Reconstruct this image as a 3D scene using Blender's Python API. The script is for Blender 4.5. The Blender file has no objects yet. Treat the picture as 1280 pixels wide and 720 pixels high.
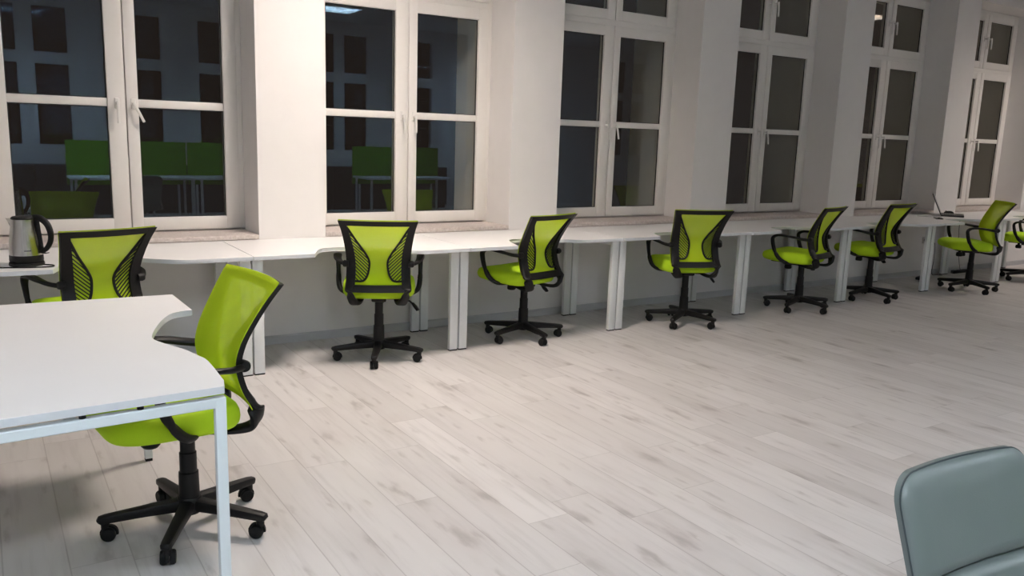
import bpy, bmesh, math, random
from mathutils import Vector, Matrix
random.seed(7)
PI = math.pi
scn = bpy.context.scene
COL = scn.collection

# ------------------------------------------------------------------ helpers
def link(o):
    COL.objects.link(o); return o

def finish(bm, sharp=40, smooth=True):
    bmesh.ops.recalc_face_normals(bm, faces=bm.faces[:])
    if smooth:
        for f in bm.faces: f.smooth = True
        lim = math.radians(sharp)
        for e in bm.edges:
            if len(e.link_faces) == 2:
                try:
                    if e.calc_face_angle() > lim: e.smooth = False
                except ValueError: pass

def obj(name, bm, mats, parent=None, sharp=40, smooth=True):
    finish(bm, sharp, smooth)
    me = bpy.data.meshes.new(name); bm.to_mesh(me); bm.free()
    if not isinstance(mats, (list, tuple)): mats = [mats]
    for m in mats: me.materials.append(m)
    o = link(bpy.data.objects.new(name, me))
    if parent: o.parent = parent
    return o

def thing(name, label, cat, loc=(0, 0, 0), rotz=0.0, group=None):
    o = link(bpy.data.objects.new(name, None))
    o.empty_display_size = 0.1
    o.location = loc; o.rotation_euler = (0, 0, rotz)
    return tag(o, label, cat, group)

def tag(o, label, cat, group=None):
    o['label'] = label; o['category'] = cat
    if group: o['group'] = group
    return o

def struct(o, label=None, cat=None):
    o['kind'] = 'structure'
    if label: o['label'] = label
    if cat: o['category'] = cat
    return o

def dup(root, loc, rotz, label, group=None):
    r = link(root.copy()); r.location = loc; r.rotation_euler = (0, 0, rotz)
    r['label'] = label
    if group: r['group'] = group
    for ch in list(root.children):
        c = link(ch.copy()); c.parent = r
        for g in list(ch.children):
            d = link(g.copy()); d.parent = c
    return r

def box(bm, x0, x1, y0, y1, z0, z1, bev=0.0, seg=2, mi=0):
    vs = [bm.verts.new((x, y, z)) for x in (x0, x1) for y in (y0, y1) for z in (z0, z1)]
    q = [(0, 1, 3, 2), (4, 6, 7, 5), (0, 4, 5, 1), (2, 3, 7, 6), (0, 2, 6, 4), (1, 5, 7, 3)]
    fs = [bm.faces.new([vs[i] for i in f]) for f in q]
    for f in fs: f.material_index = mi
    if bev > 0:
        es = list({e for f in fs for e in f.edges})
        bmesh.ops.bevel(bm, geom=es, offset=bev, segments=seg, affect='EDGES', profile=0.5)
    return bm

def ring_loft(bm, rings, cap=True, closed=True):
    vr = [[bm.verts.new(p) for p in r] for r in rings]
    n = len(vr[0])
    for a, b in zip(vr[:-1], vr[1:]):
        for i in range(n if closed else n - 1):
            j = (i + 1) % n
            bm.faces.new((a[i], a[j], b[j], b[i]))
    if cap:
        bm.faces.new(vr[0][::-1]); bm.faces.new(vr[-1])
    return vr

def catmull(pts, k=6):
    pts = [tuple(p) for p in pts]
    out = []
    n = len(pts)
    for i in range(n - 1):
        p0 = pts[max(i - 1, 0)]; p1 = pts[i]; p2 = pts[i + 1]; p3 = pts[min(i + 2, n - 1)]
        for s in range(k):
            t = s / k
            out.append(tuple(0.5 * (2 * b + (c - a) * t + (2 * a - 5 * b + 4 * c - d) * t * t + (3 * b - a - 3 * c + d) * t ** 3)
                             for a, b, c, d in zip(p0, p1, p2, p3)))
    out.append(pts[-1])
    return out

def sweep(bm, pts, a, b, up=(0, 0, 1), n=10, ex=3.0, smooth_k=0):
    """sweep a rounded section of half width a (along t x up) and half height b along points;
       a, b: number or list per control point"""
    m = len(pts)
    A = list(a) if isinstance(a, (list, tuple)) else [a] * m
    B = list(b) if isinstance(b, (list, tuple)) else [b] * m
    if smooth_k:
        q = catmull([tuple(p) + (A[i], B[i]) for i, p in enumerate(pts)], smooth_k)
        pts = [p[:3] for p in q]; A = [p[3] for p in q]; B = [p[4] for p in q]
    P = [Vector(p) for p in pts]; rings = []
    upv = Vector(up)
    for i, p in enumerate(P):
        t = (P[min(i + 1, len(P) - 1)] - P[max(i - 1, 0)]).normalized()
        s = t.cross(upv)
        if s.length < 1e-4: s = t.cross(Vector((0, 1, 0.01)))
        s.normalize(); u = s.cross(t).normalized()
        r = []
        for k in range(n):
            th = 2 * PI * (k + 0.5) / n
            c, d = math.cos(th), math.sin(th)
            x = math.copysign(abs(c) ** (2 / ex), c); y = math.copysign(abs(d) ** (2 / ex), d)
            r.append(p + s * (x * A[i]) + u * (y * B[i]))
        rings.append(r)
    ring_loft(bm, rings)
    return bm

def lathe(bm, prof, n=28, c=(0, 0), axis='z', mi=0):
    rings = []
    for r, z in prof:
        ring = []
        for k in range(n):
            th = 2 * PI * k / n
            if axis == 'z': ring.append((c[0] + r * math.cos(th), c[1] + r * math.sin(th), z))
            else: ring.append((z, c[0] + r * math.cos(th), c[1] + r * math.sin(th)))
        rings.append(ring)
    vr = ring_loft(bm, rings)
    return bm

def prism(bm, outline, z0, z1, bev=0.0):
    lo = [bm.verts.new((x, y, z0)) for x, y in outline]
    hi = [bm.verts.new((x, y, z1)) for x, y in outline]
    n = len(outline); fs = []
    for i in range(n):
        j = (i + 1) % n
        fs.append(bm.faces.new((lo[i], lo[j], hi[j], hi[i])))
    t = bm.faces.new(hi); b = bm.faces.new(lo[::-1])
    if bev:
        bmesh.ops.bevel(bm, geom=list(t.edges) + list(b.edges), offset=bev, segments=1, affect='EDGES')
    return bm

# ------------------------------------------------------------------ materials
class NT:
    def __init__(s, name):
        s.m = bpy.data.materials.new(name); s.m.use_nodes = True
        s.t = s.m.node_tree; s.t.nodes.clear()
        s.out = s.t.nodes.new('ShaderNodeOutputMaterial')
    def n(s, typ, **kw):
        nd = s.t.nodes.new(typ)
        for k, v in kw.items(): setattr(nd, k, v)
        return nd
    def set(s, sock, v):
        if hasattr(v, 'is_output'): s.t.links.new(v, sock)
        else: sock.default_value = v
    def math(s, op, a, b=0.0, c=None, clamp=False):
        nd = s.n('ShaderNodeMath', operation=op, use_clamp=clamp)
        s.set(nd.inputs[0], a); s.set(nd.inputs[1], b)
        if c is not None: s.set(nd.inputs[2], c)
        return nd.outputs[0]
    def mapr(s, v, a, b, c=0.0, d=1.0, smooth=True):
        nd = s.n('ShaderNodeMapRange', interpolation_type='SMOOTHSTEP' if smooth else 'LINEAR')
        s.set(nd.inputs[0], v)
        for i, x in enumerate((a, b, c, d)): nd.inputs[1 + i].default_value = x
        return nd.outputs[0]
    def mix(s, f, a, b):
        nd = s.n('ShaderNodeMix', data_type='RGBA')
        s.set(nd.inputs[0], f); s.set(nd.inputs[6], a); s.set(nd.inputs[7], b)
        return nd.outputs[2]
    def obj(s):
        return s.n('ShaderNodeTexCoord').outputs['Object']
    def comb(s, x, y, z):
        nd = s.n('ShaderNodeCombineXYZ')
        s.set(nd.inputs[0], x); s.set(nd.inputs[1], y); s.set(nd.inputs[2], z)
        return nd.outputs[0]
    def noise(s, vec, scale, detail=2.0, rough=0.5):
        nd = s.n('ShaderNodeTexNoise'); s.t.links.new(vec, nd.inputs['Vector'])
        nd.inputs['Scale'].default_value = scale; nd.inputs['Detail'].default_value = detail
        nd.inputs['Roughness'].default_value = rough
        return nd.outputs['Fac']
    def bsdf(s, color, rough=0.5, metal=0.0, bump=None, bstr=0.1, bdist=0.01, **kw):
        p = s.n('ShaderNodeBsdfPrincipled')
        s.set(p.inputs['Base Color'], color); s.set(p.inputs['Roughness'], rough); s.set(p.inputs['Metallic'], metal)
        for k, v in kw.items(): s.set(p.inputs[k], v)
        if bump is not None:
            b = s.n('ShaderNodeBump'); b.inputs['Strength'].default_value = bstr; b.inputs['Distance'].default_value = bdist
            s.t.links.new(bump, b.inputs['Height']); s.t.links.new(b.outputs[0], p.inputs['Normal'])
        s.t.links.new(p.outputs[0], s.out.inputs[0])
        return s.m

def C4(r, g, b): return (r, g, b, 1.0)
def srgb(r, g, b):
    f = lambda v: (v / 255 / 12.92) if v / 255 <= 0.04045 else ((v / 255 + 0.055) / 1.055) ** 2.4
    return (f(r), f(g), f(b), 1.0)

def simple(name, col, rough=0.5, metal=0.0, var=0.06, scale=30, bstr=0.0, **kw):
    t = NT(name); o = t.obj()
    nz = t.noise(o, scale, 3)
    dark = tuple(c * (1 - var) for c in col[:3]) + (1,)
    lite = tuple(min(1, c * (1 + var)) for c in col[:3]) + (1,)
    c = t.mix(nz, dark, lite)
    if bstr: return t.bsdf(c, rough, metal, bump=nz, bstr=bstr, bdist=0.002, **kw)
    return t.bsdf(c, rough, metal, **kw)

M_wall = simple('wall_paint', C4(0.80, 0.775, 0.765), 0.85, var=0.025, scale=9, bstr=0.05)
M_ceil = simple('ceiling_paint', C4(0.62, 0.61, 0.60), 0.9, var=0.02)
M_base = simple('baseboard_white', C4(0.52, 0.52, 0.53), 0.5, var=0.03)
M_pvc = simple('window_white_plastic', C4(0.83, 0.80, 0.77), 0.35, var=0.015)
M_gasket = simple('window_rubber_gasket', C4(0.03, 0.03, 0.03), 0.6)
M_handle = simple('handle_white', C4(0.80, 0.78, 0.75), 0.35, var=0.02)
M_black = simple('black_plastic', C4(0.0075, 0.0068, 0.0068), 0.46, var=0.2, scale=120, **{'Specular IOR Level': 0.28})
M_blackmatte = simple('black_rubber', C4(0.006, 0.006, 0.006), 0.6, var=0.2, **{'Specular IOR Level': 0.25})
M_steelwhite = simple('white_powder_coated_steel', C4(0.78, 0.79, 0.78), 0.4, var=0.02)
M_bluewhite = simple('pale_powder_coated_steel', C4(0.74, 0.80, 0.82), 0.4, var=0.02)
M_steel = simple('brushed_steel', C4(0.60, 0.56, 0.52), 0.24, metal=1.0, var=0.05, scale=60)
M_chrome = simple('chrome', C4(0.75, 0.75, 0.75), 0.15, metal=1.0, var=0.02)
M_darkgrey = simple('dark_grey_plastic', C4(0.035, 0.035, 0.037), 0.4, var=0.1)
M_screen = simple('laptop_screen_glass', C4(0.01, 0.01, 0.012), 0.12)
M_greenpanel = simple('green_felt_panel', C4(0.16, 0.42, 0.015), 0.9, var=0.08, scale=80)
M_paper = simple('grey_paper', C4(0.45, 0.45, 0.43), 0.7)
M_socket = simple('socket_white', C4(0.55, 0.54, 0.53), 0.4)
M_chip = simple('desk_edge_band', C4(0.70, 0.72, 0.74), 0.45, var=0.03)

def mat_desk():
    t = NT('white_melamine'); o = t.obj()
    g = t.noise(o, 180, 2); h = t.noise(o, 3, 2)
    c = t.mix(h, C4(0.80, 0.785, 0.78), C4(0.84, 0.825, 0.82))
    return t.bsdf(c, 0.42, bump=g, bstr=0.05, bdist=0.001)
M_desk = mat_desk()

def mat_sill():
    t = NT('beige_stone_sill'); o = t.obj()
    v = t.noise(o, 55, 4, 0.7)
    c = t.mix(t.mapr(v, 0.35, 0.7), C4(0.52, 0.45, 0.42), C4(0.66, 0.60, 0.57))
    return t.bsdf(c, 0.45)
M_sill = mat_sill()

def mat_floor():
    t = NT('pale_oak_laminate'); o = t.obj()
    sp = t.n('ShaderNodeSeparateXYZ'); t.t.links.new(o, sp.inputs[0])
    x, y = sp.outputs[0], sp.outputs[1]
    W, L = 0.192, 1.285
    rx = t.math('DIVIDE', x, W); row = t.math('FLOOR', rx); fx = t.math('SUBTRACT', rx, row)
    wn = t.n('ShaderNodeTexWhiteNoise', noise_dimensions='1D'); t.t.links.new(row, wn.inputs['W'])
    ry = t.math('ADD', t.math('DIVIDE', y, L), wn.outputs['Value']); pl = t.math('FLOOR', ry); fy = t.math('SUBTRACT', ry, pl)
    w2 = t.n('ShaderNodeTexWhiteNoise', noise_dimensions='2D')
    t.t.links.new(t.comb(row, pl, 0.0), w2.inputs['Vector'])
    rnd = w2.outputs['Value']; rc = w2.outputs['Color']
    s3 = t.n('ShaderNodeSeparateColor'); t.t.links.new(rc, s3.inputs[0])
    # seams
    ex = t.math('MULTIPLY', t.math('MINIMUM', fx, t.math('SUBTRACT', 1.0, fx)), W)
    ey = t.math('MULTIPLY', t.math('MINIMUM', fy, t.math('SUBTRACT', 1.0, fy)), L)
    seam = t.math('MULTIPLY', t.mapr(ex, 0.0008, 0.0035), t.mapr(ey, 0.0006, 0.0025))
    # grain
    off = t.math('MULTIPLY', rnd, 37.0)
    gv = t.comb(t.math('ADD', t.math('MULTIPLY', x, 26.0), off), t.math('MULTIPLY', y, 1.6), off)
    g1 = t.noise(gv, 1.0, 5, 0.62)
    gv2 = t.comb(t.math('ADD', t.math('MULTIPLY', x, 7.0), off), t.math('MULTIPLY', y, 1.1), off)
    g2 = t.noise(gv2, 1.0, 3, 0.55)
    # knots: stretched cells with a random dark core, two sizes
    def knots(fx_, fy_, sc, thr, r0, seed):
        kv = t.comb(t.math('ADD', t.math('MULTIPLY', x, fx_), t.math('MULTIPLY', off, 1.37)), t.math('ADD', t.math('MULTIPLY', y, fy_), t.math('ADD', t.math('MULTIPLY', off, 2.11), seed)), 0.0)
        kn = t.n('ShaderNodeTexNoise'); t.t.links.new(kv, kn.inputs['Vector']); kn.inputs['Scale'].default_value = 2.6; kn.inputs['Detail'].default_value = 4
        dis = t.n('ShaderNodeVectorMath', operation='MULTIPLY_ADD')
        t.t.links.new(kn.outputs['Color'], dis.inputs[0]); dis.inputs[1].default_value = (0.75, 0.75, 0.0); t.t.links.new(kv, dis.inputs[2])
        vo = t.n('ShaderNodeTexVoronoi', feature='F1', voronoi_dimensions='2D'); t.t.links.new(dis.outputs[0], vo.inputs['Vector']); vo.inputs['Scale'].default_value = sc
        vs = t.n('ShaderNodeSeparateColor'); t.t.links.new(vo.outputs['Color'], vs.inputs[0])
        pick = t.mapr(vs.outputs[0], thr, thr + 0.25)
        return t.math('MULTIPLY', t.mapr(vo.outputs['Distance'], 0.0, r0, 1.0, 0.0), pick), t.math('MULTIPLY', t.mapr(vo.outputs['Distance'], 0.0, r0 * 3, 1.0, 0.0), pick)
    k1, h1 = knots(8.0, 2.6, 0.60, 0.45, 0.20, 0.0)
    k2, h2 = knots(20.0, 5.0, 0.70, 0.50, 0.26, 5.3)
    base = t.mix(rnd, C4(0.555, 0.525, 0.512), C4(0.635, 0.605, 0.592))
    base = t.mix(t.math('MULTIPLY', t.mapr(g2, 0.40, 0.75), 0.40), base, C4(0.48, 0.45, 0.44))
    base = t.mix(t.math('MULTIPLY', t.mapr(g1, 0.48, 0.72), 0.42), base, C4(0.43, 0.40, 0.39))
    base = t.mix(t.math('MULTIPLY', h1, 0.20), base, C4(0.38, 0.33, 0.31))
    base = t.mix(t.math('MULTIPLY', k1, 0.55), base, C4(0.25, 0.215, 0.205))
    base = t.mix(t.math('MULTIPLY', k2, 0.38), base, C4(0.28, 0.24, 0.23))
    base = t.mix(t.math('MULTIPLY', t.math('SUBTRACT', 1.0, seam), 0.42), base, C4(0.22, 0.19, 0.18))
    ro = t.mapr(g1, 0.2, 0.8, 0.36, 0.50)
    return t.bsdf(base, ro, bump=t.math('ADD', t.math('MULTIPLY', g1, 0.25), seam), bstr=0.15, bdist=0.002)
M_floor = mat_floor()

def mat_fabric(name, col, tr=0.0, rough=0.8):
    t = NT(name); o = t.obj()
    w = t.noise(o, 420, 2)
    c = t.mix(w, tuple(k * 0.86 for k in col[:3]) + (1,), col)
    if tr <= 0:
        return t.bsdf(c, rough, bump=w, bstr=0.25, bdist=0.001)
    p = t.n('ShaderNodeBsdfDiffuse'); t.set(p.inputs[0], c)
    q = t.n('ShaderNodeBsdfTranslucent'); t.set(q.inputs[0], c)
    m1 = t.n('ShaderNodeMixShader'); m1.inputs[0].default_value = 0.40
    t.t.links.new(p.outputs[0], m1.inputs[1]); t.t.links.new(q.outputs[0], m1.inputs[2])
    x = t.n('ShaderNodeBsdfTransparent')
    m2 = t.n('ShaderNodeMixShader'); m2.inputs[0].default_value = tr
    t.t.links.new(m1.outputs[0], m2.inputs[1]); t.t.links.new(x.outputs[0], m2.inputs[2])
    t.t.links.new(m2.outputs[0], t.out.inputs[0])
    return t.m
M_seat = mat_fabric('lime_green_fabric', C4(0.52, 0.80, 0.008))
M_mesh = mat_fabric('lime_green_mesh', C4(0.78, 0.96, 0.05), tr=0.30)

def mat_glass():
    t = NT('window_glass')
    lw = t.n('ShaderNodeLayerWeight'); lw.inputs[0].default_value = 0.5
    f5 = t.math('POWER', lw.outputs['Facing'], 5.0)
    F = t.math('MULTIPLY_ADD', f5, 0.85, 0.062)
    g = t.n('ShaderNodeBsdfGlossy'); t.set(g.inputs['Color'], t.mix(t.mapr(lw.outputs['Facing'], 0.2, 0.5), C4(0.50, 0.74, 1.0), C4(0.78, 0.76, 0.72))); g.inputs['Roughness'].default_value = 0.015
    x = t.n('ShaderNodeBsdfTransparent'); x.inputs[0].default_value = C4(0.86, 0.86, 0.82)
    m = t.n('ShaderNodeMixShader'); t.t.links.new(F, m.inputs[0])
    t.t.links.new(x.outputs[0], m.inputs[1]); t.t.links.new(g.outputs[0], m.inputs[2])
    t.t.links.new(m.outputs[0], t.out.inputs[0])
    return t.m
M_glass = mat_glass()

def mat_leather():
    t = NT('grey_leatherette'); o = t.obj()
    v = t.n('ShaderNodeTexVoronoi'); t.t.links.new(o, v.inputs['Vector']); v.inputs['Scale'].default_value = 380
    h = t.noise(o, 6, 2)
    c = t.mix(h, C4(0.128, 0.152, 0.147), C4(0.155, 0.180, 0.174))
    return t.bsdf(c, 0.42, bump=v.outputs['Distance'], bstr=0.12, bdist=0.001)
M_leather = mat_leather()
M_piping = simple('dark_grey_piping', C4(0.05, 0.065, 0.07), 0.5)

def mat_emit(name, col, s):
    t = NT(name)
    e = t.n('ShaderNodeEmission'); e.inputs[0].default_value = col; e.inputs[1].default_value = s
    t.t.links.new(e.outputs[0], t.out.inputs[0]); return t.m

# ------------------------------------------------------------------ camera
F_PX, YAW, PITCH, ROLL = 1034.233, 0.57300, 0.18240, 0.0332
cam_d = bpy.data.cameras.new('camera'); cam = link(bpy.data.objects.new('camera', cam_d))
cam_d.sensor_fit = 'HORIZONTAL'; cam_d.sensor_width = 36.0; cam_d.lens = F_PX * 36 / 1280; cam_d.clip_start = 0.05
fw = Vector((math.sin(YAW) * math.cos(PITCH), math.cos(YAW) * math.cos(PITCH), -math.sin(PITCH)))
rt = Vector((math.cos(YAW), -math.sin(YAW), 0)); up = rt.cross(fw)
r2 = rt * math.cos(ROLL) + up * math.sin(ROLL); u2 = -rt * math.sin(ROLL) + up * math.cos(ROLL)
mw = Matrix((r2, u2, -fw)).transposed().to_4x4(); mw.translation = Vector((-1.3172, -4.8857, 1.4814))
cam.matrix_world = mw
scn.camera = cam

# ------------------------------------------------------------------ room shell
PITCHX = 1.99; PL, PR = 0.245, 0.71            # pier k spans PL+k*PITCHX .. PR+k*PITCHX
YF, YW, YO = 0.70, 1.03, 1.62                  # wall face, window plane, outer face
XL, XR, YB, ZC = -5.2, 14.2, -8.2, 3.45
NWIN = 7
bm = bmesh.new(); box(bm, XL, XR, YB, YF + 0.02, -0.1, 0.0); floor = struct(obj('floor', bm, M_floor), 'pale greyish oak laminate plank floor', 'floor')
bm = bmesh.new(); box(bm, XL, XR, YB, YO, ZC, ZC + 0.1); struct(obj('ceiling', bm, M_ceil), 'white ceiling over the open office', 'ceiling')
bm = bmesh.new()
box(bm, XL, XR, YF, YO, -0.1, 0.735)
box(bm, XL, XR, YF, YO, 3.2, ZC)
box(bm, XL, PR - PITCHX, YF, YO, 0.735, 3.2)
for k in range(NWIN):
    x1 = PR + k * PITCHX if k < NWIN - 1 else XR
    box(bm, PL + k * PITCHX, x1, YF, YO, 0.735, 3.2)
struct(obj('wall_front', bm, M_wall, smooth=False), 'white wall with deep window bays between broad piers', 'wall')
bm = bmesh.new(); box(bm, XL - 0.1, XL, YB, YO, -0.1, ZC); struct(obj('wall_left', bm, M_wall, smooth=False), 'white wall at the left end of the office', 'wall')
bm = bmesh.new(); box(bm, XR, XR + 0.1, YB, YO, -0.1, ZC); struct(obj('wall_right', bm, M_wall, smooth=False), 'white wall at the far right end of the office', 'wall')
bm = bmesh.new()
prof = [(0.0, 0.0), (-0.014, 0.0), (-0.014, 0.05), (-0.006, 0.06), (0.0, 0.06)]
ring_loft(bm, [[(x, YF + a, b) for a, b in prof] for x in (XL, XR)])
struct(obj('baseboard_front', bm, M_base, smooth=False), 'grey skirting along the wall under the desks', 'baseboard')

def handle_mesh(x, y, z, tilt):
    """window lever: rose plate, neck and tilted grip; y is the sash face (room side is -y)"""
    bm = bmesh.new()
    box(bm, x - 0.014, x + 0.014, y - 0.010, y, z - 0.034, z + 0.034, 0.004)
    sweep(bm, [(x, y - 0.008, z), (x, y - 0.03, z), (x, y - 0.045, z - 0.003)], 0.009, 0.009, up=(1, 0, 0))
    dx = math.sin(tilt); dz = -math.cos(tilt)
    sweep(bm, [(x - dx * 0.012, y - 0.045, z - dz * 0.012), (x + dx * 0.06, y - 0.047, z + dz * 0.06), (x + dx * 0.125, y - 0.043, z + dz * 0.125)],
          [0.010, 0.009, 0.008], [0.007, 0.006, 0.006], up=(0, 1, 0))
    return bm

def sash(parent, x0, x1, z0, z1, bar, hx, hz, tilt, sideL, sideR):
    fy = YW; sw = 0.085
    bm = bmesh.new()
    bw = 0.085
    box(bm, x0, x0 + sideL, fy, fy + 0.07, z0, z1, 0.006)
    box(bm, x1 - sideR, x1, fy, fy + 0.07, z0, z1, 0.006)
    box(bm, x0 + sideL - 0.004, x1 - sideR + 0.004, fy + 0.001, fy + 0.069, z0, z0 + bw, 0.006)
    box(bm, x0 + sideL - 0.004, x1 - sideR + 0.004, fy + 0.001, fy + 0.069, z1 - bw, z1, 0.006)
    if bar: box(bm, x0 + sideL - 0.004, x1 - sideR + 0.004, fy + 0.012, fy + 0.06, bar - 0.026, bar + 0.026, 0.008)
    s = obj('sash', bm, M_pvc, parent)
    gx0, gx1, gz0, gz1 = x0 + sideL, x1 - sideR, z0 + bw, z1 - bw
    bm = bmesh.new(); box(bm, gx0 - 0.004, gx1 + 0.004, fy + 0.034, fy + 0.040, gz0 - 0.004, gz1 + 0.004)
    obj('pane', bm, M_glass, s, smooth=False)
    bm = bmesh.new(); g = 0.005
    for a, b in ([(gz0, bar - 0.026), (bar + 0.026, gz1)] if bar else [(gz0, gz1)]):
        box(bm, gx0 - 0.001, gx0 + g, fy + 0.022, fy + 0.033, a, b); box(bm, gx1 - g, gx1 + 0.001, fy + 0.022, fy + 0.033, a, b)
        box(bm, gx0, gx1, fy + 0.022, fy + 0.033, a - 0.001, a + g); box(bm, gx0, gx1, fy + 0.022, fy + 0.033, b - g, b + 0.001)
    obj('gasket', bm, M_gasket, s, smooth=False)
    obj('handle', handle_mesh(hx, fy, hz, tilt), M_handle, s)
    return s

TILT = {1: (0.0, 0.45), 2: (0.05, 0.05), 3: (0.1, 0.25), 4: (0.1, 0.2), 5: (0.1, 0.2), 6: (0.1, 0.2), 7: (0, 0)}
WDESC = {1: 'leftmost window, above the desk with the kettle', 2: 'second window from the left, between the two left piers',
         3: 'third window from the left, right of the second pier', 4: 'fourth window from the left', 5: 'window behind the laptop desk, fifth from the left',
         6: 'rightmost window in view, behind the sideways green chair', 7: 'window beyond the last pier at the right'}
for n in range(NWIN):
    w = link(bpy.data.objects.new('window_%d' % (n + 1), None)); w.location = (n * PITCHX, 0, 0)
    struct(w, 'white double casement ' + WDESC[n + 1] + ', dark night outside', 'window')
    x0, x1 = PR - PITCHX, PL
    bm = bmesh.new(); a, b = YW + 0.012, YW + 0.075
    box(bm, x0, x0 + 0.055, a, b, 0.775, 3.2, 0.004); box(bm, x1 - 0.04, x1, a, b, 0.775, 3.2, 0.004)
    box(bm, x0 + 0.05, x1 - 0.035, a, b, 0.765, 0.80, 0.004)
    box(bm, x0 + 0.05, x1 - 0.035, a, b, 2.44, 2.53, 0.004)
    box(bm, x0 + 0.05, x1 - 0.035, a, b, 3.14, 3.2, 0.004)
    box(bm, x0, x1, a, b + 0.02, 0.735, 0.775)
    obj('frame', bm, M_pvc, w)
    tl, tr = TILT[n + 1]
    sash(w, -1.238, -0.494, 0.780, 2.455, 1.605, -0.545, 1.60, tl, 0.09, 0.105)
    sash(w, -0.488, 0.208, 0.780, 2.455, 1.605, -0.449, 1.60, tr, 0.070, 0.09)
    sash(w, -1.238, -0.494, 2.505, 3.16, None, -0.535, 2.86, 0.1, 0.09, 0.085)
    sash(w, -0.488, 0.208, 2.505, 3.16, None, -0.449, 2.86, 0.1, 0.075, 0.09)
    bm = bmesh.new(); box(bm, x0 + 0.002, x1 - 0.002, YF - 0.004, YW + 0.010, 0.737, 0.768, 0.003)
    struct(obj('trim_%d' % (n + 1), bm, M_sill), 'beige speckled sill board below window %s' % WDESC[n + 1], 'window sill').location = (n * PITCHX, 0, 0)

# wall behind the camera, seen only as reflections in the panes
BWIN = [[(-3.4, -2.93), (-2.7, -2.23)], [(-1.18, -0.71), (-0.47, 0.0)], [(0.95, 1.38)], [(1.98, 2.45)], [(4.0, 4.41), (4.6, 5.06)], [(6.04, 6.45)], [(8.0, 8.45), (8.65, 9.1)], [(11.0, 11.45), (11.65, 12.1)]]
bm = bmesh.new()
box(bm, XL, XR, YB - 0.4, YB, -0.1, 0.98); box(bm, XL, XR, YB - 0.4, YB, 3.30, ZC)
xs = XL
for pn in BWIN:
    box(bm, xs, pn[0][0] - 0.13, YB - 0.4, YB, 0.98, 3.30); xs = pn[-1][1] + 0.13
box(bm, xs, XR, YB - 0.4, YB, 0.98, 3.30)
struct(obj('wall_back', bm, M_wall, smooth=False), 'white wall with windows behind the camera', 'wall')
for k, pn in enumerate(BWIN):
    a, b = pn[0][0] - 0.13, pn[-1][1] + 0.13
    w = link(bpy.data.objects.new('window_%d' % (NWIN + 1 + k), None)); w.location = (a, YB - 0.03, 0)
    struct(w, 'window in the wall behind the camera', 'window')
    bm = bmesh.new(); W = b - a
    xx = 0.0
    for p0, p1 in pn:
        box(bm, xx, p0 - a, -0.05, 0.02, 0.98, 3.30); xx = p1 - a
    box(bm, xx, W, -0.05, 0.02, 0.98, 3.30)
    for z0, z1 in ((0.98, 1.10), (2.35, 2.53), (3.22, 3.30)): box(bm, 0.02, W - 0.02, -0.045, 0.015, z0, z1)
    obj('frame', bm, M_pvc, w, smooth=False)
    bm = bmesh.new(); box(bm, 0.03, W - 0.03, -0.03, -0.024, 1.0, 3.28); obj('pane', bm, M_glass, w, smooth=False)

# ------------------------------------------------------------------ ceiling lamps
def lamp(x, y, col, s, label, w=0.6, l=0.6, rot=0):
    t = thing('ceiling_lamp', label, 'ceiling lamp', (x, y, ZC), rot, 'louvred ceiling lamps')
    bm = bmesh.new(); e = 0.02
    box(bm, -w / 2 - e, w / 2 + e, -l / 2 - e, -l / 2, -0.085, 0.0); box(bm, -w / 2 - e, w / 2 + e, l / 2, l / 2 + e, -0.085, 0.0)
    box(bm, -w / 2 - e, -w / 2, -l / 2, l / 2, -0.085, 0.0); box(bm, w / 2, w / 2 + e, -l / 2, l / 2, -0.085, 0.0)
    box(bm, -w / 2, w / 2, -l / 2, l / 2, -0.012, 0.0)
    obj('housing', bm, M_steelwhite, t, smooth=False)
    bm = bmesh.new(); box(bm, -w / 2 + 0.003, w / 2 - 0.003, -l / 2 + 0.003, l / 2 - 0.003, -0.05, -0.044)
    obj('diffuser', bm, mat_emit('lamp_light', col, s), t, smooth=False)
    bm = bmesh.new(); nx = round(w / 0.1); ny = round(l / 0.1)
    for k in range(1, nx):
        xx = -w / 2 + k * w / nx; box(bm, xx - 0.003, xx + 0.003, -l / 2, l / 2, -0.083, -0.055)
    for k in range(1, ny):
        yy = -l / 2 + k * l / ny; box(bm, -w / 2, w / 2, yy - 0.003, yy + 0.003, -0.082, -0.055)
    obj('louvre', bm, M_steel, t, smooth=False)
    return t
WARM = C4(1.0, 0.88, 0.79); COOL = C4(0.78, 0.89, 1.0)
lamp(0.85, -0.75, WARM, 82.0, 'lit warm louvred ceiling lamp above the second desk chair', 0.6, 0.6)
lamp(3.7, -6.2, COOL, 72.0, 'lit bluish louvred ceiling lamp behind the camera to the right', 0.6, 0.6)
lamp(-0.8, -6.0, COOL, 46.0, 'lit bluish louvred ceiling lamp straight behind the camera', 1.2, 0.6)
lamp(9.9, -1.02, WARM, 44.0, 'lit louvred ceiling lamp at the far right end of the office', 0.6, 0.6)
lamp(7.6, -6.8, COOL, 52.0, 'lit bluish louvred ceiling lamp far behind the camera on the right', 0.6, 0.6)
lamp(-2.2, -4.3, COOL, 52.0, 'lit bluish louvred ceiling lamp over the left end, above the white cut-out table', 0.6, 0.6)

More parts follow.
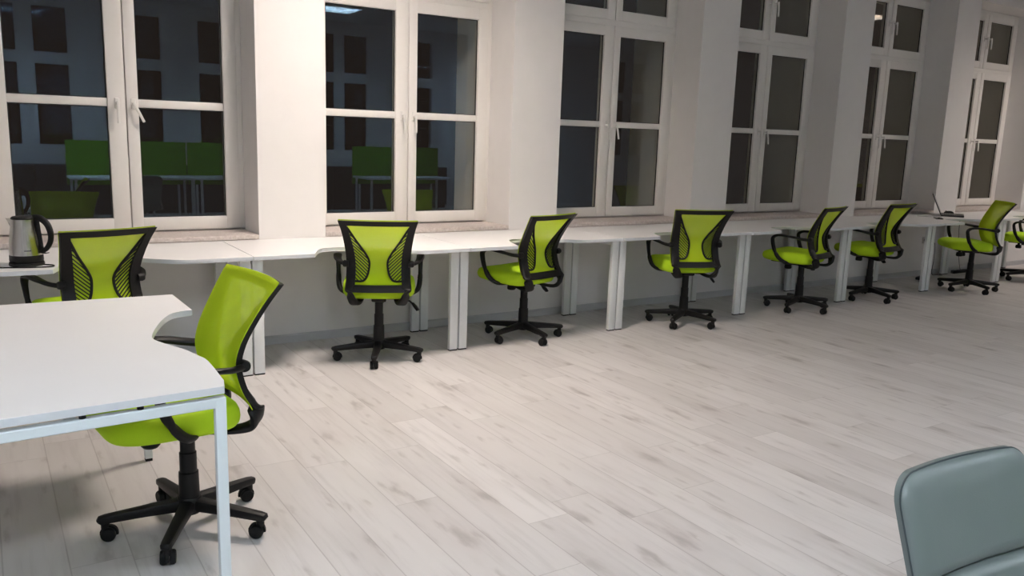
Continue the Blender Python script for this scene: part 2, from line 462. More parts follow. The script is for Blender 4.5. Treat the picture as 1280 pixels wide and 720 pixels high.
# ------------------------------------------------------------------ wall desks
LD = 1.406; ZT = 0.735
def desk_outline(fl, fr, d=0.17):
    pts = []
    S = lambda t: t * t * (3 - 2 * t)
    x0, x1 = 0.0025, LD - 0.0025
    pts.append((x0, fl))
    pts.append((0.37, fl))
    for k in range(1, 9):
        t = k / 8; pts.append((0.375 + 0.15 * t, fl + (d - fl) * math.sin(t * PI / 2) ** 0.9))
    for k in range(0, 13):
        t = k / 12; pts.append((0.66 + 0.42 * t, d + (fr - d) * S(t)))
    pts.append((x1, fr)); pts.append((x1, 0.693)); pts.append((x0, 0.693))
    return pts

def edge_paint(o):
    for f in o.data.polygons:
        if abs(f.normal.z) < 0.3: f.material_index = 1

def wall_desk(n, fl, fr, label):
    t = thing('office_desk', label, 'desk', (n * LD, 0, 0), 0, 'white desks in a row along the windows')
    bm = bmesh.new(); prism(bm, desk_outline(fl, fr), ZT - 0.024, ZT, 0.0012)
    o = obj('desktop', bm, [M_desk, M_chip], t, 30); edge_paint(o)
    for lx in (0.006, LD - 0.006 - 0.062):
        for ly in (0.0, 0.60):
            bm = bmesh.new(); box(bm, lx, lx + 0.062, ly, ly + 0.032, 0.008, ZT - 0.024, 0.003)
            l = obj('leg', bm, M_steelwhite, t)
            bm = bmesh.new(); box(bm, lx + 0.001, lx + 0.061, ly + 0.001, ly + 0.031, 0.0, 0.009, 0.001)
            obj('foot', bm, M_blackmatte, l)
        bm = bmesh.new(); box(bm, lx + 0.012, lx + 0.05, 0.032, 0.60, ZT - 0.062, ZT - 0.025, 0.002)
        obj('crossbar', bm, M_steelwhite, t)
    bm = bmesh.new(); box(bm, 0.068, LD - 0.068, 0.58, 0.60, ZT - 0.065, ZT - 0.025, 0.002)
    obj('rear_rail', bm, M_steelwhite, t)
    return t
wall_desk(-1, -0.14, -0.05, 'white wave-front desk at the left end, the electric kettle standing on it')
wall_desk(0, -0.05, -0.15, 'white wave-front desk below the left pier, second desk from the left')
wall_desk(1, -0.15, -0.04, 'white wave-front desk below the second pier, third desk from the left')
wall_desk(2, -0.05, -0.06, 'white wave-front desk in front of the third pier, fourth from the left')
wall_desk(3, -0.07, -0.07, 'white wave-front desk below the fourth window, fifth from the left')
wall_desk(4, -0.06, -0.13, 'white wave-front desk left of the laptop desk')
wall_desk(5, -0.13, -0.02, 'white wave-front desk with the open laptop on it')
wall_desk(6, -0.02, -0.02, 'white wave-front desk at the far right end, right of the laptop desk')

# ------------------------------------------------------------------ foreground table
tb = thing('work_table', 'white table with a cut-out edge in the left foreground', 'table', (-1.25, -1.75, 0), 0)
def T(p): return (p[0] + 1.25, p[1] + 1.75)
cut = catmull([(-0.745, -2.43), (-0.738, -2.20), (-0.750, -2.12), (-0.774, -2.02), (-0.806, -1.94), (-0.836, -1.855), (-0.840, -1.80), (-0.817, -1.70), (-0.773, -1.567), (-0.727, -1.462), (-0.685, -1.410), (-0.620, -1.392)], 4)
outl = [(-1.60, -2.545), (-0.757, -2.487)] + cut + [(-0.628, -1.03), (-1.60, -0.985)]
bm = bmesh.new(); prism(bm, [T(p) for p in outl], ZT - 0.024, ZT, 0.0015)
o = obj('tabletop', bm, [M_desk, M_chip], tb, 30); edge_paint(o)
ZF = ZT - 0.036
legs = [(-0.768, -2.470), (-0.768, -1.085), (-1.555, -2.525), (-1.555, -1.04)]
for i, (x, y) in enumerate(legs):
    x, y = T((x, y)); h = 0.0155
    bm = bmesh.new(); box(bm, x - h, x + h, y - h, y + h, 0.012, ZF, 0.002); l = obj('leg', bm, M_bluewhite, tb)
    bm = bmesh.new(); box(bm, x - h + 0.001, x + h - 0.001, y - h + 0.001, y + h - 0.001, 0.0, 0.0125, 0.001); obj('foot', bm, M_blackmatte, l)
def rail(a, b):
    (x0, y0), (x1, y1) = T(a), T(b)
    d = Vector((x1 - x0, y1 - y0, 0)).normalized() * 0.0155
    bm = bmesh.new(); sweep(bm, [(x0 + d.x, y0 + d.y, ZF - 0.0155), (x1 - d.x, y1 - d.y, ZF - 0.0155)], 0.0155, 0.0152, n=8, ex=8)
    obj('rail', bm, M_bluewhite, tb)
rail(legs[0], legs[2]); rail(legs[1], legs[3])
rail((-1.16, -2.497), (-1.16, -1.062))
for x in (-0.985, -1.13, -1.45):
    for yb in (None, -1.06):
        y = (-2.470 + (x + 0.768) * 0.07) if yb is None else yb
        X, Y = T((x, y))
        bm = bmesh.new(); lathe(bm, [(0.009, ZF - 0.001), (0.009, ZT - 0.0235)], 12, (X, Y)); obj('spacer', bm, M_blackmatte, tb)

# ------------------------------------------------------------------ green mesh office chair
def interp(tab, z):
    if z <= tab[0][0]: return tab[0][1]
    for i in range(len(tab) - 1):
        if z <= tab[i + 1][0]:
            z0, v0 = tab[i]; z1, v1 = tab[i + 1]
            m0 = (v1 - tab[i - 1][1]) / (z1 - tab[i - 1][0]) if i > 0 else (v1 - v0) / (z1 - z0)
            m1 = (tab[i + 2][1] - v0) / (tab[i + 2][0] - z0) if i + 2 < len(tab) else (v1 - v0) / (z1 - z0)
            h = z1 - z0; t = (z - z0) / h
            return (2 * t ** 3 - 3 * t * t + 1) * v0 + (t ** 3 - 2 * t * t + t) * h * m0 + (-2 * t ** 3 + 3 * t * t) * v1 + (t ** 3 - t * t) * h * m1
    return tab[-1][1]
YP = [(0.44, -0.190), (0.49, -0.172), (0.56, -0.138), (0.65, -0.118), (0.72, -0.132), (0.79, -0.166), (0.87, -0.214), (0.945, -0.266)]
HW = [(0.44, 0.203), (0.49, 0.206), (0.60, 0.201), (0.70, 0.203), (0.80, 0.214), (0.88, 0.229), (0.945, 0.247)]
def SH(x, z, d):
    hw = interp(HW, z); b = 0.022 + 0.012 * (z - 0.45) / 0.5
    return (x, interp(YP, z) - b * (1 - min(1.0, (x / hw) ** 2)) + d, z)
def shell(bm, fxz, nu, nv, d0, d1):
    fr, bk = [], []
    for i in range(nu + 1):
        fr.append([bm.verts.new(SH(*fxz(i / nu, j / nv), d0)) for j in range(nv + 1)])
        bk.append([bm.verts.new(SH(*fxz(i / nu, j / nv), d1)) for j in range(nv + 1)])
    for i in range(nu):
        for j in range(nv):
            bm.faces.new((fr[i][j], fr[i + 1][j], fr[i + 1][j + 1], fr[i][j + 1]))
            bm.faces.new((bk[i][j], bk[i][j + 1], bk[i + 1][j + 1], bk[i + 1][j]))
    for i in range(nu):
        bm.faces.new((fr[i][0], bk[i][0], bk[i + 1][0], fr[i + 1][0])); bm.faces.new((fr[i][nv], fr[i + 1][nv], bk[i + 1][nv], bk[i][nv]))
    for j in range(nv):
        bm.faces.new((fr[0][j], fr[0][j + 1], bk[0][j + 1], bk[0][j])); bm.faces.new((fr[nu][j], bk[nu][j], bk[nu][j + 1], fr[nu][j + 1]))

CH_TAG = ('office_chair', 'office chair')
GROUP_CH = 'lime green mesh office chairs'
def make_chair(label, loc, rz):
    t = thing('office_chair', label, 'office chair', loc, rz, GROUP_CH)
    # back: front mesh
    bm = bmesh.new()
    def fm(u, v):
        z = 0.485 + (0.944 - 0.485) * v; hw = interp(HW, z) + 0.001
        k = 1.0
        if z > 0.925: k = 1 - 0.02 * ((z - 0.925) / 0.019) ** 2
        return ((2 * u - 1) * hw * k, z)
    shell(bm, fm, 22, 26, 0.010, 0.0065)
    obj('back_mesh', bm, M_mesh, t, 60)
    # back frame
    bm = bmesh.new()
    wid = [(0.44, 0.052), (0.52, 0.058), (0.62, 0.058), (0.72, 0.055), (0.85, 0.046), (0.945, 0.044)]
    for s in (-1, 1):
        def fu(u, v, s=s):
            z = 0.51 + (0.937 - 0.51) * v; hw = interp(HW, z)
            return (s * (hw - interp(wid, z) * (1 - u)), z)
        shell(bm, fu, 4, 30, 0.006, -0.016)
    shell(bm, lambda u, v: ((2 * u - 1) * (interp(HW, 0.905 + 0.032 * v) - 0.001), 0.905 + 0.032 * v), 20, 3, 0.006, -0.014)
    shell(bm, lambda u, v: ((2 * u - 1) * 0.185, 0.478 + 0.043 * v), 16, 3, 0.004, -0.018)
    for s in (-1, 1):
        # inner hourglass bar
        path = catmull([(0.202, 0.908), (0.178, 0.872), (0.135, 0.80), (0.085, 0.725), (0.060, 0.675), (0.058, 0.63), (0.072, 0.575), (0.10, 0.545), (0.16, 0.545)], 5)
        sweep(bm, [SH(s * x, z, -0.002) for x, z in path], 0.0065, 0.0065, up=(0, 1, 0), n=8, ex=4)
        # bracket below the seat
        sweep(bm, [(s * 0.175, -0.146, 0.565), (s * 0.177, -0.170, 0.52), (s * 0.178, -0.190, 0.48), (s * 0.170, -0.197, 0.445), (s * 0.156, -0.192, 0.418), (s * 0.143, -0.168, 0.401), (s * 0.130, -0.11, 0.398), (s * 0.118, -0.03, 0.406)],
              [0.026, 0.029, 0.031, 0.032, 0.031, 0.029, 0.027, 0.024], [0.010, 0.012, 0.014, 0.015, 0.015, 0.013, 0.010, 0.006], up=(0, 0.3, 1), smooth_k=5, n=12, ex=4)
    obj('back_frame', bm, M_black, t)
    # slanted slats in the two side openings
    for s in (-1, 1):
        bm = bmesh.new()
        def inner(z): return interp([(0.545, 0.10), (0.575, 0.072), (0.63, 0.058), (0.675, 0.060), (0.725, 0.085), (0.80, 0.135), (0.872, 0.178), (0.908, 0.202)], z)
        for k in range(15):
            zo = 0.575 + k * 0.0225           # outer end height
            xo = interp(HW, zo) - 0.046
            # run down and inwards with slope ~ 1
            x, z = xo, zo; st = 0
            while x > inner(max(z, 0.546)) and z > 0.548 and st < 60:
                x -= 0.004; z -= 0.0038; st += 1
            if st < 3: continue
            pts = [SH(s * (xo + (x - xo) * q), zo + (z - zo) * q, 0.001) for q in (0, 0.33, 0.66, 1)]
            sweep(bm, pts, 0.0030, 0.003, up=(0, 1, 0), n=6, ex=4)
        obj('side_slats', bm, M_black, t)
    # seat cushion
    bm = bmesh.new()
    rings = []
    lay = [(0.418, 0.060), (0.420, 0.030), (0.427, 0.012), (0.440, 0.003), (0.460, 0.0), (0.480, 0.002), (0.495, 0.010), (0.505, 0.024), (0.511, 0.050), (0.515, 0.10), (0.516, 0.17)]
    hx, y0, y1 = 0.238, -0.150, 0.315
    for z, ins in lay:
        ring = []
        for k in range(48):
            th = 2 * PI * k / 48; c, d = math.cos(th), math.sin(th); ex = 2 / 5.2
            ax = math.copysign(abs(c) ** ex, c) * (hx - ins); ay = math.copysign(abs(d) ** ex, d) * ((y1 - y0) / 2 - ins)
            yy = (y0 + y1) / 2 + ay; tt = (yy - y0) / (y1 - y0)
            zz = z + 0.014 * tt
            if z > 0.46 and tt > 0.72: zz -= (z - 0.46) * 0.45 * ((tt - 0.72) / 0.28) ** 2
            if z < 0.46 and tt > 0.6: zz += 0.006 * ((tt - 0.6) / 0.4) ** 2
            w = 1 - 0.10 * max(0, 0.35 - tt) / 0.35
            if z > 0.49: zz += 0.008 * (abs(ax) / hx) ** 2
            ring.append((ax * w, yy, zz))
        rings.append(ring)
    ring_loft(bm, rings)
    obj('seat', bm, M_seat, t, 70)
    bm = bmesh.new()
    box(bm, -0.17, 0.17, -0.09, 0.22, 0.418, 0.432, 0.006)
    obj('seat_pan', bm, M_black, t)
    # armrests
    for s in (-1, 1):
        bm = bmesh.new()
        sweep(bm, [(s * 0.205, -0.135, 0.648), (s * 0.238, -0.085, 0.652), (s * 0.262, -0.015, 0.664), (s * 0.270, 0.07, 0.672), (s * 0.272, 0.135, 0.668), (s * 0.272, 0.172, 0.645),
                   (s * 0.272, 0.170, 0.60), (s * 0.270, 0.148, 0.53), (s * 0.262, 0.105, 0.465), (s * 0.235, 0.062, 0.432), (s * 0.19, 0.04, 0.423), (s * 0.12, 0.03, 0.42)],
              [0.016, 0.019, 0.024, 0.027, 0.026, 0.020, 0.015, 0.013, 0.015, 0.019, 0.022, 0.02], [0.013, 0.012, 0.011, 0.010, 0.011, 0.014, 0.016, 0.017, 0.016, 0.011, 0.007, 0.005],
              up=(-s * 0.01, 0.6, 1), smooth_k=5, n=12)
        # joint boss on the back
        lathe(bm, [(0.001, s * 0.188), (0.020, s * 0.188), (0.022, s * 0.212), (0.018, s * 0.222), (0.001, s * 0.224)], 18, (-0.140, 0.652), axis='x')
        obj('armrest', bm, M_black, t)
    # mechanism
    bm = bmesh.new(); box(bm, -0.048, 0.048, -0.07, 0.10, 0.388, 0.420, 0.010)
    box(bm, -0.12, 0.12, -0.04, 0.07, 0.409, 0.421, 0.004)
    m = obj('tilt_mechanism', bm, M_black, t)
    bm = bmesh.new(); lathe(bm, [(0.012, 0.41), (0.014, 0.388), (0.030, 0.384), (0.033, 0.352), (0.026, 0.344), (0.001, 0.343)], 16, (0, 0.128)); obj('tension_knob', bm, M_black, m)
    bm = bmesh.new()
    sweep(bm, [(0.05, 0.03, 0.395), (0.14, 0.03, 0.392), (0.20, 0.02, 0.380), (0.225, 0.01, 0.36)], 0.006, 0.006, n=8)
    sweep(bm, [(0.218, 0.012, 0.368), (0.238, 0.005, 0.345), (0.255, -0.005, 0.322)], [0.014, 0.026, 0.022], [0.008, 0.010, 0.008], up=(0.5, 0, 1), n=10)
    obj('lever', bm, M_black, m)
    # column
    bm = bmesh.new()
    lathe(bm, [(0.001, 0.43), (0.0265, 0.43), (0.0265, 0.30), (0.0305, 0.297), (0.0305, 0.225), (0.035, 0.222), (0.037, 0.125), (0.001, 0.122)], 24)
    obj('gas_column', bm, M_black, t)
    # base
    bm = bmesh.new()
    lathe(bm, [(0.001, 0.062), (0.040, 0.064), (0.047, 0.075), (0.045, 0.118), (0.040, 0.126), (0.001, 0.126)], 24)
    for k in range(5):
        a = 2 * PI * k / 5; c, s = math.cos(a), math.sin(a)
        P = lambda r, z: (c * r, s * r, z)
        sweep(bm, [P(0.02, 0.097), P(0.15, 0.090), P(0.285, 0.080), P(0.303, 0.077), P(0.309, 0.073)], [0.027, 0.023, 0.0195, 0.018, 0.011], [0.026, 0.020, 0.0155, 0.014, 0.008], n=12, ex=3.5)
        lathe(bm, [(0.001, 0.045), (0.015, 0.046), (0.015, 0.070), (0.001, 0.072)], 12, (c * 0.285, s * 0.285))
    b = obj('star_base', bm, M_black, t)
    random.seed(3)
    for k in range(5):
        a = 2 * PI * k / 5; cx, cy = math.cos(a) * 0.285, math.sin(a) * 0.285
        rz2 = a + PI / 2 + random.uniform(-0.9, 0.9)
        cb = bmesh.new()
        for sx in (-1, 1):
            lathe(cb, [(0.001, sx * 0.006), (0.0245, sx * 0.007), (0.026, sx * 0.011), (0.026, sx * 0.019), (0.022, sx * 0.025), (0.001, sx * 0.027)], 20, (0.012, 0.026), axis='x')
        # hood
        hr = []
        for q in range(9):
            th = math.radians(-10 + q * 25)
            hr.append([(xx, 0.012 + rr * math.cos(th), 0.026 + rr * math.sin(th)) for xx, rr in ((-0.0058, 0.021), (0.0058, 0.021), (0.0058, 0.0315), (-0.0058, 0.0315))])
        ring_loft(cb, hr)
        lathe(cb, [(0.001, 0.04), (0.012, 0.04), (0.012, 0.064), (0.001, 0.066)], 12)
        bmesh.ops.rotate(cb, verts=cb.verts[:], cent=(0, 0, 0), matrix=Matrix.Rotation(rz2, 3, 'Z'))
        bmesh.ops.translate(cb, verts=cb.verts[:], vec=(cx, cy, 0))
        obj('caster', cb, M_blackmatte, b)
    return t

CH = [ # x, y, yaw deg, base rotation deg (world), gas lift, label
    (-0.742, -1.83, 97, 27.7, 0.0, 'lime green mesh office chair in the left foreground, pushed under the white cut-out table'),
    (-0.846, 0.04, 16, 40, 0.0, 'lime green mesh office chair beside the kettle, half hidden behind the foreground table'),
    (0.838, 0.06, -25, 24.7, 0.0, 'lime green mesh office chair seen squarely from behind, below the second window'),
    (2.02, 0.12, 14.5, 53.5, 0.0, 'lime green mesh office chair turned left, in front of the second pier'),
    (3.505, -0.03, -20, 66, 0.018, 'lime green mesh office chair seen from behind, in front of the third pier'),
    (4.94, -0.04, 15, 55.3, 0.014, 'lime green mesh office chair turned left, below the right half of the fourth window'),
    (6.05, 0.01, 6, 39.6, 0.02, 'lime green mesh office chair behind a desk leg, left of the laptop'),
    (7.58, -0.15, 49, 30.4, 0.02, 'lime green mesh office chair showing its front, drawn up to the laptop desk'),
    (9.03, -0.05, 20, 20, 0.02, 'lime green mesh office chair cut off by the right edge of the photo'),
]
def set_chair(root, ang, lift):
    for ch in root.children:
        k = ch.name.split('.')[0]
        if k == 'star_base': ch.rotation_euler = (0, 0, ang)
        elif k != 'gas_column': ch.location = (0, 0, lift)
c0 = make_chair(CH[0][5], (CH[0][0], CH[0][1], 0), math.radians(CH[0][2]))
set_chair(c0, math.radians(CH[0][3] - CH[0][2]), 0.0)
for x, y, a, b, lift, lab in CH[1:]:
    r = dup(c0, (x, y, 0), math.radians(a), lab, GROUP_CH)
    set_chair(r, math.radians(b - a), lift)

# ------------------------------------------------------------------ grey leatherette chair, right foreground
gc = thing('conference_chair', 'grey leatherette chair cut off in the bottom right corner', 'chair', (0.370, -4.20, 0), math.radians(-4))
GW, GZ0, GZ1, GR = 0.435, 0.47, 0.845, 0.062
yf = lambda z: 0.20 - 0.34 * (0.86 - z)
def ghalf(z):
    d = GZ1 - z; h = GW / 2 - 0.02 * max(0, 0.75 - z)
    return h - (GR - math.sqrt(max(0, GR * GR - (GR - d) ** 2)) if d < GR else 0)
def panel(z0, z1, tf, tb, puff, top_round, nz=22, nx=24):
    """upholstered panel; front at -y, pillow shaped, meeting the back shell at a piped edge"""
    bm = bmesh.new(); F, B = [], []
    for i in range(nz + 1):
        q = i / nz; z = z0 + (z1 - z0) * (1 - (1 - q) ** 2.0)
        rf, rb = [], []
        for j in range(nx + 1):
            u = math.sin((2 * j / nx - 1) * PI / 2); x = u * ghalf(z)
            du = min(1.0, (1 - abs(u)) * ghalf(z) / 0.055); dt = min(1.0, (z1 - z) / (0.06 if top_round else 0.022)); db = min(1.0, (z - z0) / 0.022)
            k = math.sqrt(max(0, 1 - (1 - du) ** 2)) * math.sqrt(max(0, 1 - (1 - dt) ** 2)) * math.sqrt(max(0, 1 - (1 - db) ** 2))
            y = yf(z) - 0.012 * u * u
            rf.append(bm.verts.new((x, y - tf - puff * k, z))); rb.append(bm.verts.new((x, y + tb, z)))
        F.append(rf); B.append(rb)
    for i in range(nz):
        for j in range(nx):
            bm.faces.new((F[i][j], F[i][j + 1], F[i + 1][j + 1], F[i + 1][j])); bm.faces.new((B[i][j], B[i + 1][j], B[i + 1][j + 1], B[i][j + 1]))
        bm.faces.new((F[i][0], F[i + 1][0], B[i + 1][0], B[i][0])); bm.faces.new((F[i][nx], B[i][nx], B[i + 1][nx], F[i + 1][nx]))
    for j in range(nx):
        bm.faces.new((F[0][j], B[0][j], B[0][j + 1], F[0][j + 1])); bm.faces.new((F[nz][j], F[nz][j + 1], B[nz][j + 1], B[nz][j]))
    return bm
ZSEAM = 0.640
ub = obj('backrest', panel(ZSEAM, GZ1, 0.004, 0.011, 0.022, True), M_leather, gc, 75)
obj('lower_backrest', panel(GZ0, ZSEAM + 0.002, 0.004, 0.011, 0.026, False), M_leather, gc, 75)
bm = bmesh.new(); pp = []
for k in range(0, 31):
    z = 0.52 + (GZ1 - 0.52) * (1 - (1 - k / 30) ** 2.2); pp.append((-ghalf(z), yf(z) - 0.003 - 0.012, z + 0.0005))
tp = [(x, yf(GZ1) - 0.003 - 0.012 * (x / ghalf(GZ1)) ** 2, GZ1 + 0.0015) for x in [ghalf(GZ1) * (-0.95 + 0.19 * q) for q in range(11)]]
sweep(bm, pp + tp + [(-x, y, z) for x, y, z in reversed(pp)], 0.0018, 0.0018, up=(0, 1, 0.01), n=6)
obj('piping', bm, M_piping, ub)
bm = bmesh.new(); 
rings = []
for z, ins in [(0.40, 0.03), (0.41, 0.006), (0.44, 0.0), (0.465, 0.006), (0.478, 0.03), (0.482, 0.09)]:
    rings.append([(math.copysign(abs(math.cos(th)) ** 0.4, math.cos(th)) * (0.235 - ins), -0.19 + math.copysign(abs(math.sin(th)) ** 0.4, math.sin(th)) * (0.235 - ins), z) for th in [2 * PI * k / 40 for k in range(40)]])
ring_loft(bm, rings); obj('seat', bm, M_leather, gc, 70)
bm = bmesh.new()
for s in (-1, 1):
    sweep(bm, [(s * 0.19, 0.118, 0.54), (s * 0.205, 0.10, 0.50), (s * 0.23, 0.05, 0.43), (s * 0.23, -0.28, 0.39), (s * 0.23, -0.37, 0.34), (s * 0.23, -0.34, 0.06), (s * 0.23, -0.20, 0.013), (s * 0.23, 0.22, 0.013)], 0.012, 0.012, up=(1, 0, 0.01), smooth_k=5, n=12, ex=2)
sweep(bm, [(-0.23, 0.22, 0.013), (0.23, 0.22, 0.013)], 0.012, 0.012, n=12, ex=2)
obj('cantilever_frame', bm, M_chrome, gc)

# ------------------------------------------------------------------ kettle
KX, KY = -1.140, 0.055
kb = thing('kettle_dock', 'black round power base below the steel kettle, with a cord', 'kettle dock', (KX, KY, ZT), 0)
bm = bmesh.new(); lathe(bm, [(0.001, 0.0), (0.080, 0.0), (0.083, 0.006), (0.080, 0.018), (0.060, 0.022), (0.001, 0.022)], 36); obj('plate', bm, M_black, kb)
bm = bmesh.new(); sweep(bm, [(0.070, -0.045, 0.006), (0.115, -0.075, 0.004), (0.10, -0.125, 0.004), (0.0, -0.115, 0.004), (-0.10, -0.085, 0.004), (-0.22, -0.03, 0.004), (-0.4, 0.05, 0.004)], 0.0035, 0.0035, smooth_k=6, n=8, ex=2)
obj('power_cord', bm, M_black, kb)
kt = thing('kettle', 'brushed steel electric kettle with a black handle', 'kettle', (KX, KY, ZT + 0.022), math.radians(-33))
bm = bmesh.new(); lathe(bm, [(0.001, 0.0), (0.076, 0.0), (0.079, 0.006), (0.078, 0.034), (0.001, 0.036)], 36); obj('heater_ring', bm, M_black, kt)
bm = bmesh.new()
prof = [(0.077, 0.034), (0.0775, 0.06), (0.075, 0.10), (0.070, 0.14), (0.064, 0.18), (0.0605, 0.205), (0.0600, 0.218), (0.057, 0.219)]
lathe(bm, prof, 40)
obj('body', bm, M_steel, kt)
bm = bmesh.new()
rings = []
for z, r, d in [(0.150, 0.066, 0.0), (0.180, 0.064, 0.010), (0.205, 0.061, 0.026), (0.2185, 0.0600, 0.036)]:
    a0 = 0.42
    rings.append([(-r * math.cos(a0), -r * math.sin(a0), z), (-r - d, 0, z), (-r * math.cos(a0), r * math.sin(a0), z), (-0.03, 0, z)])
ring_loft(bm, rings); obj('spout', bm, M_steel, kt)
bm = bmesh.new(); lathe(bm, [(0.001, 0.2175), (0.059, 0.2175), (0.060, 0.224), (0.054, 0.231), (0.030, 0.235), (0.001, 0.236)], 36); obj('lid', bm, M_black, kt)
bm = bmesh.new()
sweep(bm, [(0.050, 0, 0.228), (0.085, 0, 0.224), (0.118, 0, 0.196), (0.134, 0, 0.150), (0.130, 0, 0.105), (0.108, 0, 0.068), (0.080, 0, 0.050)], [0.015, 0.016, 0.015, 0.014, 0.013, 0.012, 0.011], [0.010, 0.013, 0.014, 0.013, 0.011, 0.010, 0.010], up=(0, 1, 0), smooth_k=6, n=12)
sweep(bm, [(0.060, 0, 0.222), (0.066, 0, 0.17), (0.074, 0, 0.11), (0.080, 0, 0.045)], [0.017, 0.016, 0.015, 0.014], [0.009, 0.008, 0.007, 0.008], up=(0, 1, 0), smooth_k=4, n=12)
sweep(bm, [(0.080, 0, 0.047), (0.10, 0, 0.043), (0.118, 0, 0.046)], [0.010, 0.010, 0.006], [0.004, 0.003, 0.002], up=(0, 0, 1), n=8)
obj('handle', bm, M_black, kt)
bm = bmesh.new()
rings = []
for q in range(5):
    th = math.radians(-66 + q * 6) ; r = 0.0775
    rings.append([(r * math.cos(th) * s2, r * math.sin(th) * s2, z) for s2, z in ((0.99, 0.058), (1.008, 0.058), (1.008, 0.063), (0.99, 0.063))])
ring_loft(bm, rings); obj('badge', bm, M_darkgrey, kt)

# ------------------------------------------------------------------ laptop and desk clutter
lp = thing('laptop', 'open black laptop seen edge-on, standing on the desk right of the fifth window', 'laptop', (8.02, 0.50, ZT), math.radians(30))
# local: hinge along x, user on -y side
bm = bmesh.new(); box(bm, -0.17, 0.17, -0.235, 0.0, 0.0, 0.020, 0.005); ba = obj('base', bm, M_darkgrey, lp)
bm = bmesh.new()
for r in range(5):
    for c in range(13):
        x = -0.150 + c * 0.0232; y = -0.03 - r * 0.021
        box(bm, x, x + 0.019, y - 0.017, y, 0.0195, 0.0215)
obj('keyboard', bm, M_black, ba, smooth=False)
bm = bmesh.new(); box(bm, -0.05, 0.05, -0.215, -0.15, 0.0195, 0.0206); obj('touchpad', bm, M_black, ba)
LT = math.radians(25)
def lid_bm(x0, x1, h0, h1, d0, d1, bev=0.0):
    bm = bmesh.new(); box(bm, x0, x1, d0, d1, h0, h1, bev)
    bmesh.ops.rotate(bm, verts=bm.verts[:], cent=(0, 0, 0), matrix=Matrix.Rotation(-LT, 3, 'X'))
    bmesh.ops.translate(bm, verts=bm.verts[:], vec=(0, 0.0, 0.018)); return bm
ld = obj('screen_lid', lid_bm(-0.17, 0.17, 0.0, 0.255, -0.004, 0.006, 0.002), M_darkgrey, lp)
obj('screen', lid_bm(-0.158, 0.158, 0.015, 0.245, -0.0052, -0.0042), M_screen, ld, smooth=False)

ms = thing('computer_mouse', 'black computer mouse behind the laptop keyboard', 'computer mouse', (8.33, 0.585, ZT), math.radians(30))
bm = bmesh.new(); rings = []
for z, k in [(0.0, 0.92), (0.006, 1.0), (0.016, 0.97), (0.026, 0.82), (0.033, 0.55), (0.036, 0.2)]:
    rings.append([(0.031 * k * math.cos(th), 0.055 * k * math.sin(th) - 0.006 * (1 - k), z) for th in [2 * PI * q / 24 for q in range(24)]])
ring_loft(bm, rings); mo = obj('shell', bm, M_black, ms)
bm = bmesh.new(); lathe(bm, [(0.001, -0.003), (0.008, -0.003), (0.008, 0.003), (0.001, 0.003)], 14, (0.032, 0.030), axis='x'); obj('scroll_wheel', bm, M_darkgrey, mo)

ph = thing('mobile_phone', 'black phone lying flat on the desk in front of the laptop', 'phone', (7.52, 0.235, ZT), math.radians(-50))
bm = bmesh.new(); box(bm, -0.038, 0.038, -0.078, 0.078, 0.0, 0.010, 0.004); po = obj('body', bm, M_black, ph)
bm = bmesh.new(); box(bm, -0.034, 0.034, -0.070, 0.070, 0.0098, 0.0106); obj('screen', bm, M_screen, po, smooth=False)
nb = thing('notebook', 'thin grey notebook lying left of the laptop', 'notebook', (7.70, 0.50, ZT), math.radians(-60))
bm = bmesh.new(); box(bm, -0.075, 0.075, -0.105, 0.105, 0.0, 0.004, 0.001); co = obj('cover', bm, M_paper, nb)
bm = bmesh.new(); box(bm, -0.072, 0.072, -0.102, 0.102, 0.004, 0.010); obj('pages', bm, M_desk, nb, smooth=False)
sk = thing('power_socket', 'wall socket with a black plug in it under the laptop desk', 'socket', (8.08, YF, 0.42), 0)
bm = bmesh.new(); box(bm, -0.04, 0.04, -0.010, 0.0, -0.04, 0.04, 0.004); so = obj('faceplate', bm, M_socket, sk)
pgx = thing('power_plug', 'black plug in the wall socket left of the laptop desk leg', 'plug', (8.08, YF - 0.010, 0.42), 0)
bm = bmesh.new(); lathe(bm, [(0.001, 0.0), (0.020, 0.0), (0.022, 0.012), (0.016, 0.035), (0.007, 0.05), (0.001, 0.052)], 18)
bmesh.ops.rotate(bm, verts=bm.verts[:], cent=(0, 0, 0), matrix=Matrix.Rotation(PI / 2, 3, 'X')); pb = obj('body', bm, M_black, pgx)
bm = bmesh.new(); sweep(bm, [(0, -0.048, 0), (0.02, -0.085, -0.01), (0.07, -0.09, -0.05), (0.12, -0.07, -0.22), (0.13, -0.06, -0.40), (0.17, -0.10, -0.413), (0.22, -0.14, -0.414)], 0.003, 0.003, smooth_k=6, n=6, ex=2); obj('cord', bm, M_black, pgx)
ad = thing('power_adapter', 'black power adapter on the floor under the laptop desk', 'power adapter', (7.74, 0.50, 0), math.radians(20))
bm = bmesh.new(); box(bm, -0.06, 0.06, -0.03, 0.03, 0.0, 0.032, 0.008); obj('brick', bm, M_black, ad)
bm = bmesh.new(); sweep(bm, [(-0.05, 0, 0.015), (-0.11, -0.01, 0.008), (-0.16, -0.05, 0.004), (-0.20, -0.03, 0.004)], 0.003, 0.003, smooth_k=5, n=6, ex=2)
sweep(bm, [(0.05, 0, 0.015), (0.12, 0.02, 0.004), (0.26, 0.05, 0.004), (0.40, -0.02, 0.004)], 0.003, 0.003, smooth_k=5, n=6, ex=2); obj('cord', bm, M_black, ad)
ps = thing('power_strip', 'black power strip on the floor by the wall behind the laptop chair', 'power strip', (8.75, 0.60, 0), 0)
bm = bmesh.new(); box(bm, -0.15, 0.15, -0.025, 0.025, 0.0, 0.04, 0.006); st = obj('body', bm, M_black, ps)
bm = bmesh.new()
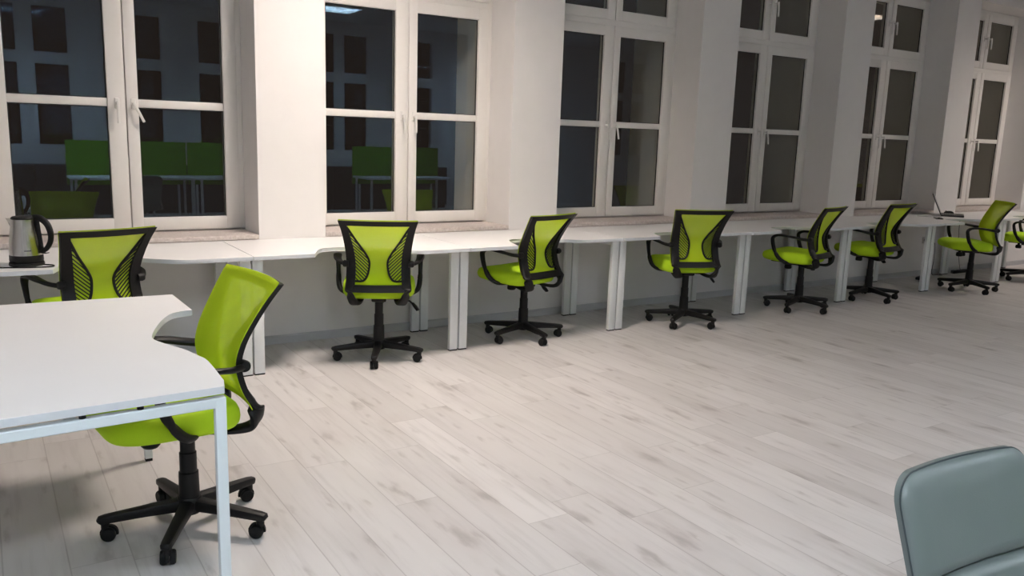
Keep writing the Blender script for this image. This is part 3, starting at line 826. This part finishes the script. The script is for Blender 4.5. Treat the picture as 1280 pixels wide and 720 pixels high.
for k in range(4): lathe(bm, [(0.001, 0.0395), (0.019, 0.0395), (0.019, 0.0415), (0.001, 0.0415)], 16, (-0.10 + k * 0.066, 0))
obj('outlets', bm, M_darkgrey, st)
bm = bmesh.new(); sweep(bm, [(0.02, 0.0, 0.03), (0.01, 0.02, 0.12), (-0.03, 0.03, 0.3), (-0.05, 0.04, 0.5), (-0.06, 0.04, 0.64)], 0.003, 0.003, up=(0, 1, 0), smooth_k=5, n=6, ex=2); obj('cord', bm, M_black, ps)

# ------------------------------------------------------------------ desks with green screens behind the camera (seen as reflections)
def back_desk(x, y, label, lab2):
    t = thing('office_desk', label, 'desk', (x, y, 0), 0, 'white desks behind the camera')
    bm = bmesh.new(); box(bm, 0.003, 1.597, -0.36, 0.36, ZT - 0.024, ZT, 0.001); obj('desktop', bm, M_desk, t)
    for lx in (0.04, 1.53):
        for ly in (-0.33, 0.30):
            bm = bmesh.new(); box(bm, lx, lx + 0.03, ly, ly + 0.03, 0, ZT - 0.024, 0.002); obj('leg', bm, M_steelwhite, t)
    g = thing('desk_screen', lab2, 'desk divider', (x, y - 0.365, 0), 0, 'green desk screens behind the camera')
    bm = bmesh.new(); box(bm, 0.01, 1.59, -0.036, -0.002, 0.60, 1.22, 0.004); p = obj('panel', bm, M_greenpanel, g)
    bm = bmesh.new()
    for lx in (0.12, 1.46): box(bm, lx, lx + 0.03, -0.03, -0.008, 0.0, 0.62)
    obj('feet', bm, M_steelwhite, g)
for i, (x, lab) in enumerate([(-0.3, 'first'), (1.3, 'second'), (3.9, 'third')]):
    back_desk(x, -5.7, 'white desk behind the camera, %s from the left' % lab, 'green felt screen behind the camera, %s from the left' % lab)

def cabinet(x, label):  # unseen cabinets added along the rear wall so the lower panes reflect dark
    t = thing('added_cabinet', label, 'cabinet', (x, YB + 0.22, 0), 0, 'dark cabinets added behind the camera to darken reflections')
    bm = bmesh.new(); box(bm, 0.004, 0.796, -0.20, 0.18, 0.06, 0.80, 0.003); box(bm, 0.02, 0.78, -0.18, 0.16, 0.0, 0.06); obj('body', bm, M_darkgrey, t)
    for s in (0, 1):
        bm = bmesh.new(); box(bm, 0.008 + s * 0.393, 0.399 + s * 0.393, 0.18, 0.198, 0.07, 0.79, 0.002); d = obj('door', bm, M_darkgrey, t)
        hx = 0.36 if s == 0 else 0.43
        bm = bmesh.new(); sweep(bm, [(hx, 0.196, 0.62), (hx, 0.225, 0.62), (hx, 0.225, 0.50), (hx, 0.196, 0.50)], 0.005, 0.005, up=(1, 0, 0), n=8); obj('handle', bm, M_steel, d)
for i in range(12):
    cabinet(-3.0 + i * 0.8, 'dark grey cabinet added behind the camera to darken the pane reflections, number %d from the left along the rear wall' % (i + 1))

# ------------------------------------------------------------------ world and view
w = bpy.data.worlds.new('night'); scn.world = w; w.use_nodes = True
bg = w.node_tree.nodes['Background']; bg.inputs[0].default_value = (0.012, 0.009, 0.008, 1); bg.inputs[1].default_value = 1.0
vs = scn.view_settings
vs.view_transform = 'Standard'; vs.look = 'None'; vs.gamma = 1.0; vs.use_curve_mapping = False
vs.exposure = 0.62
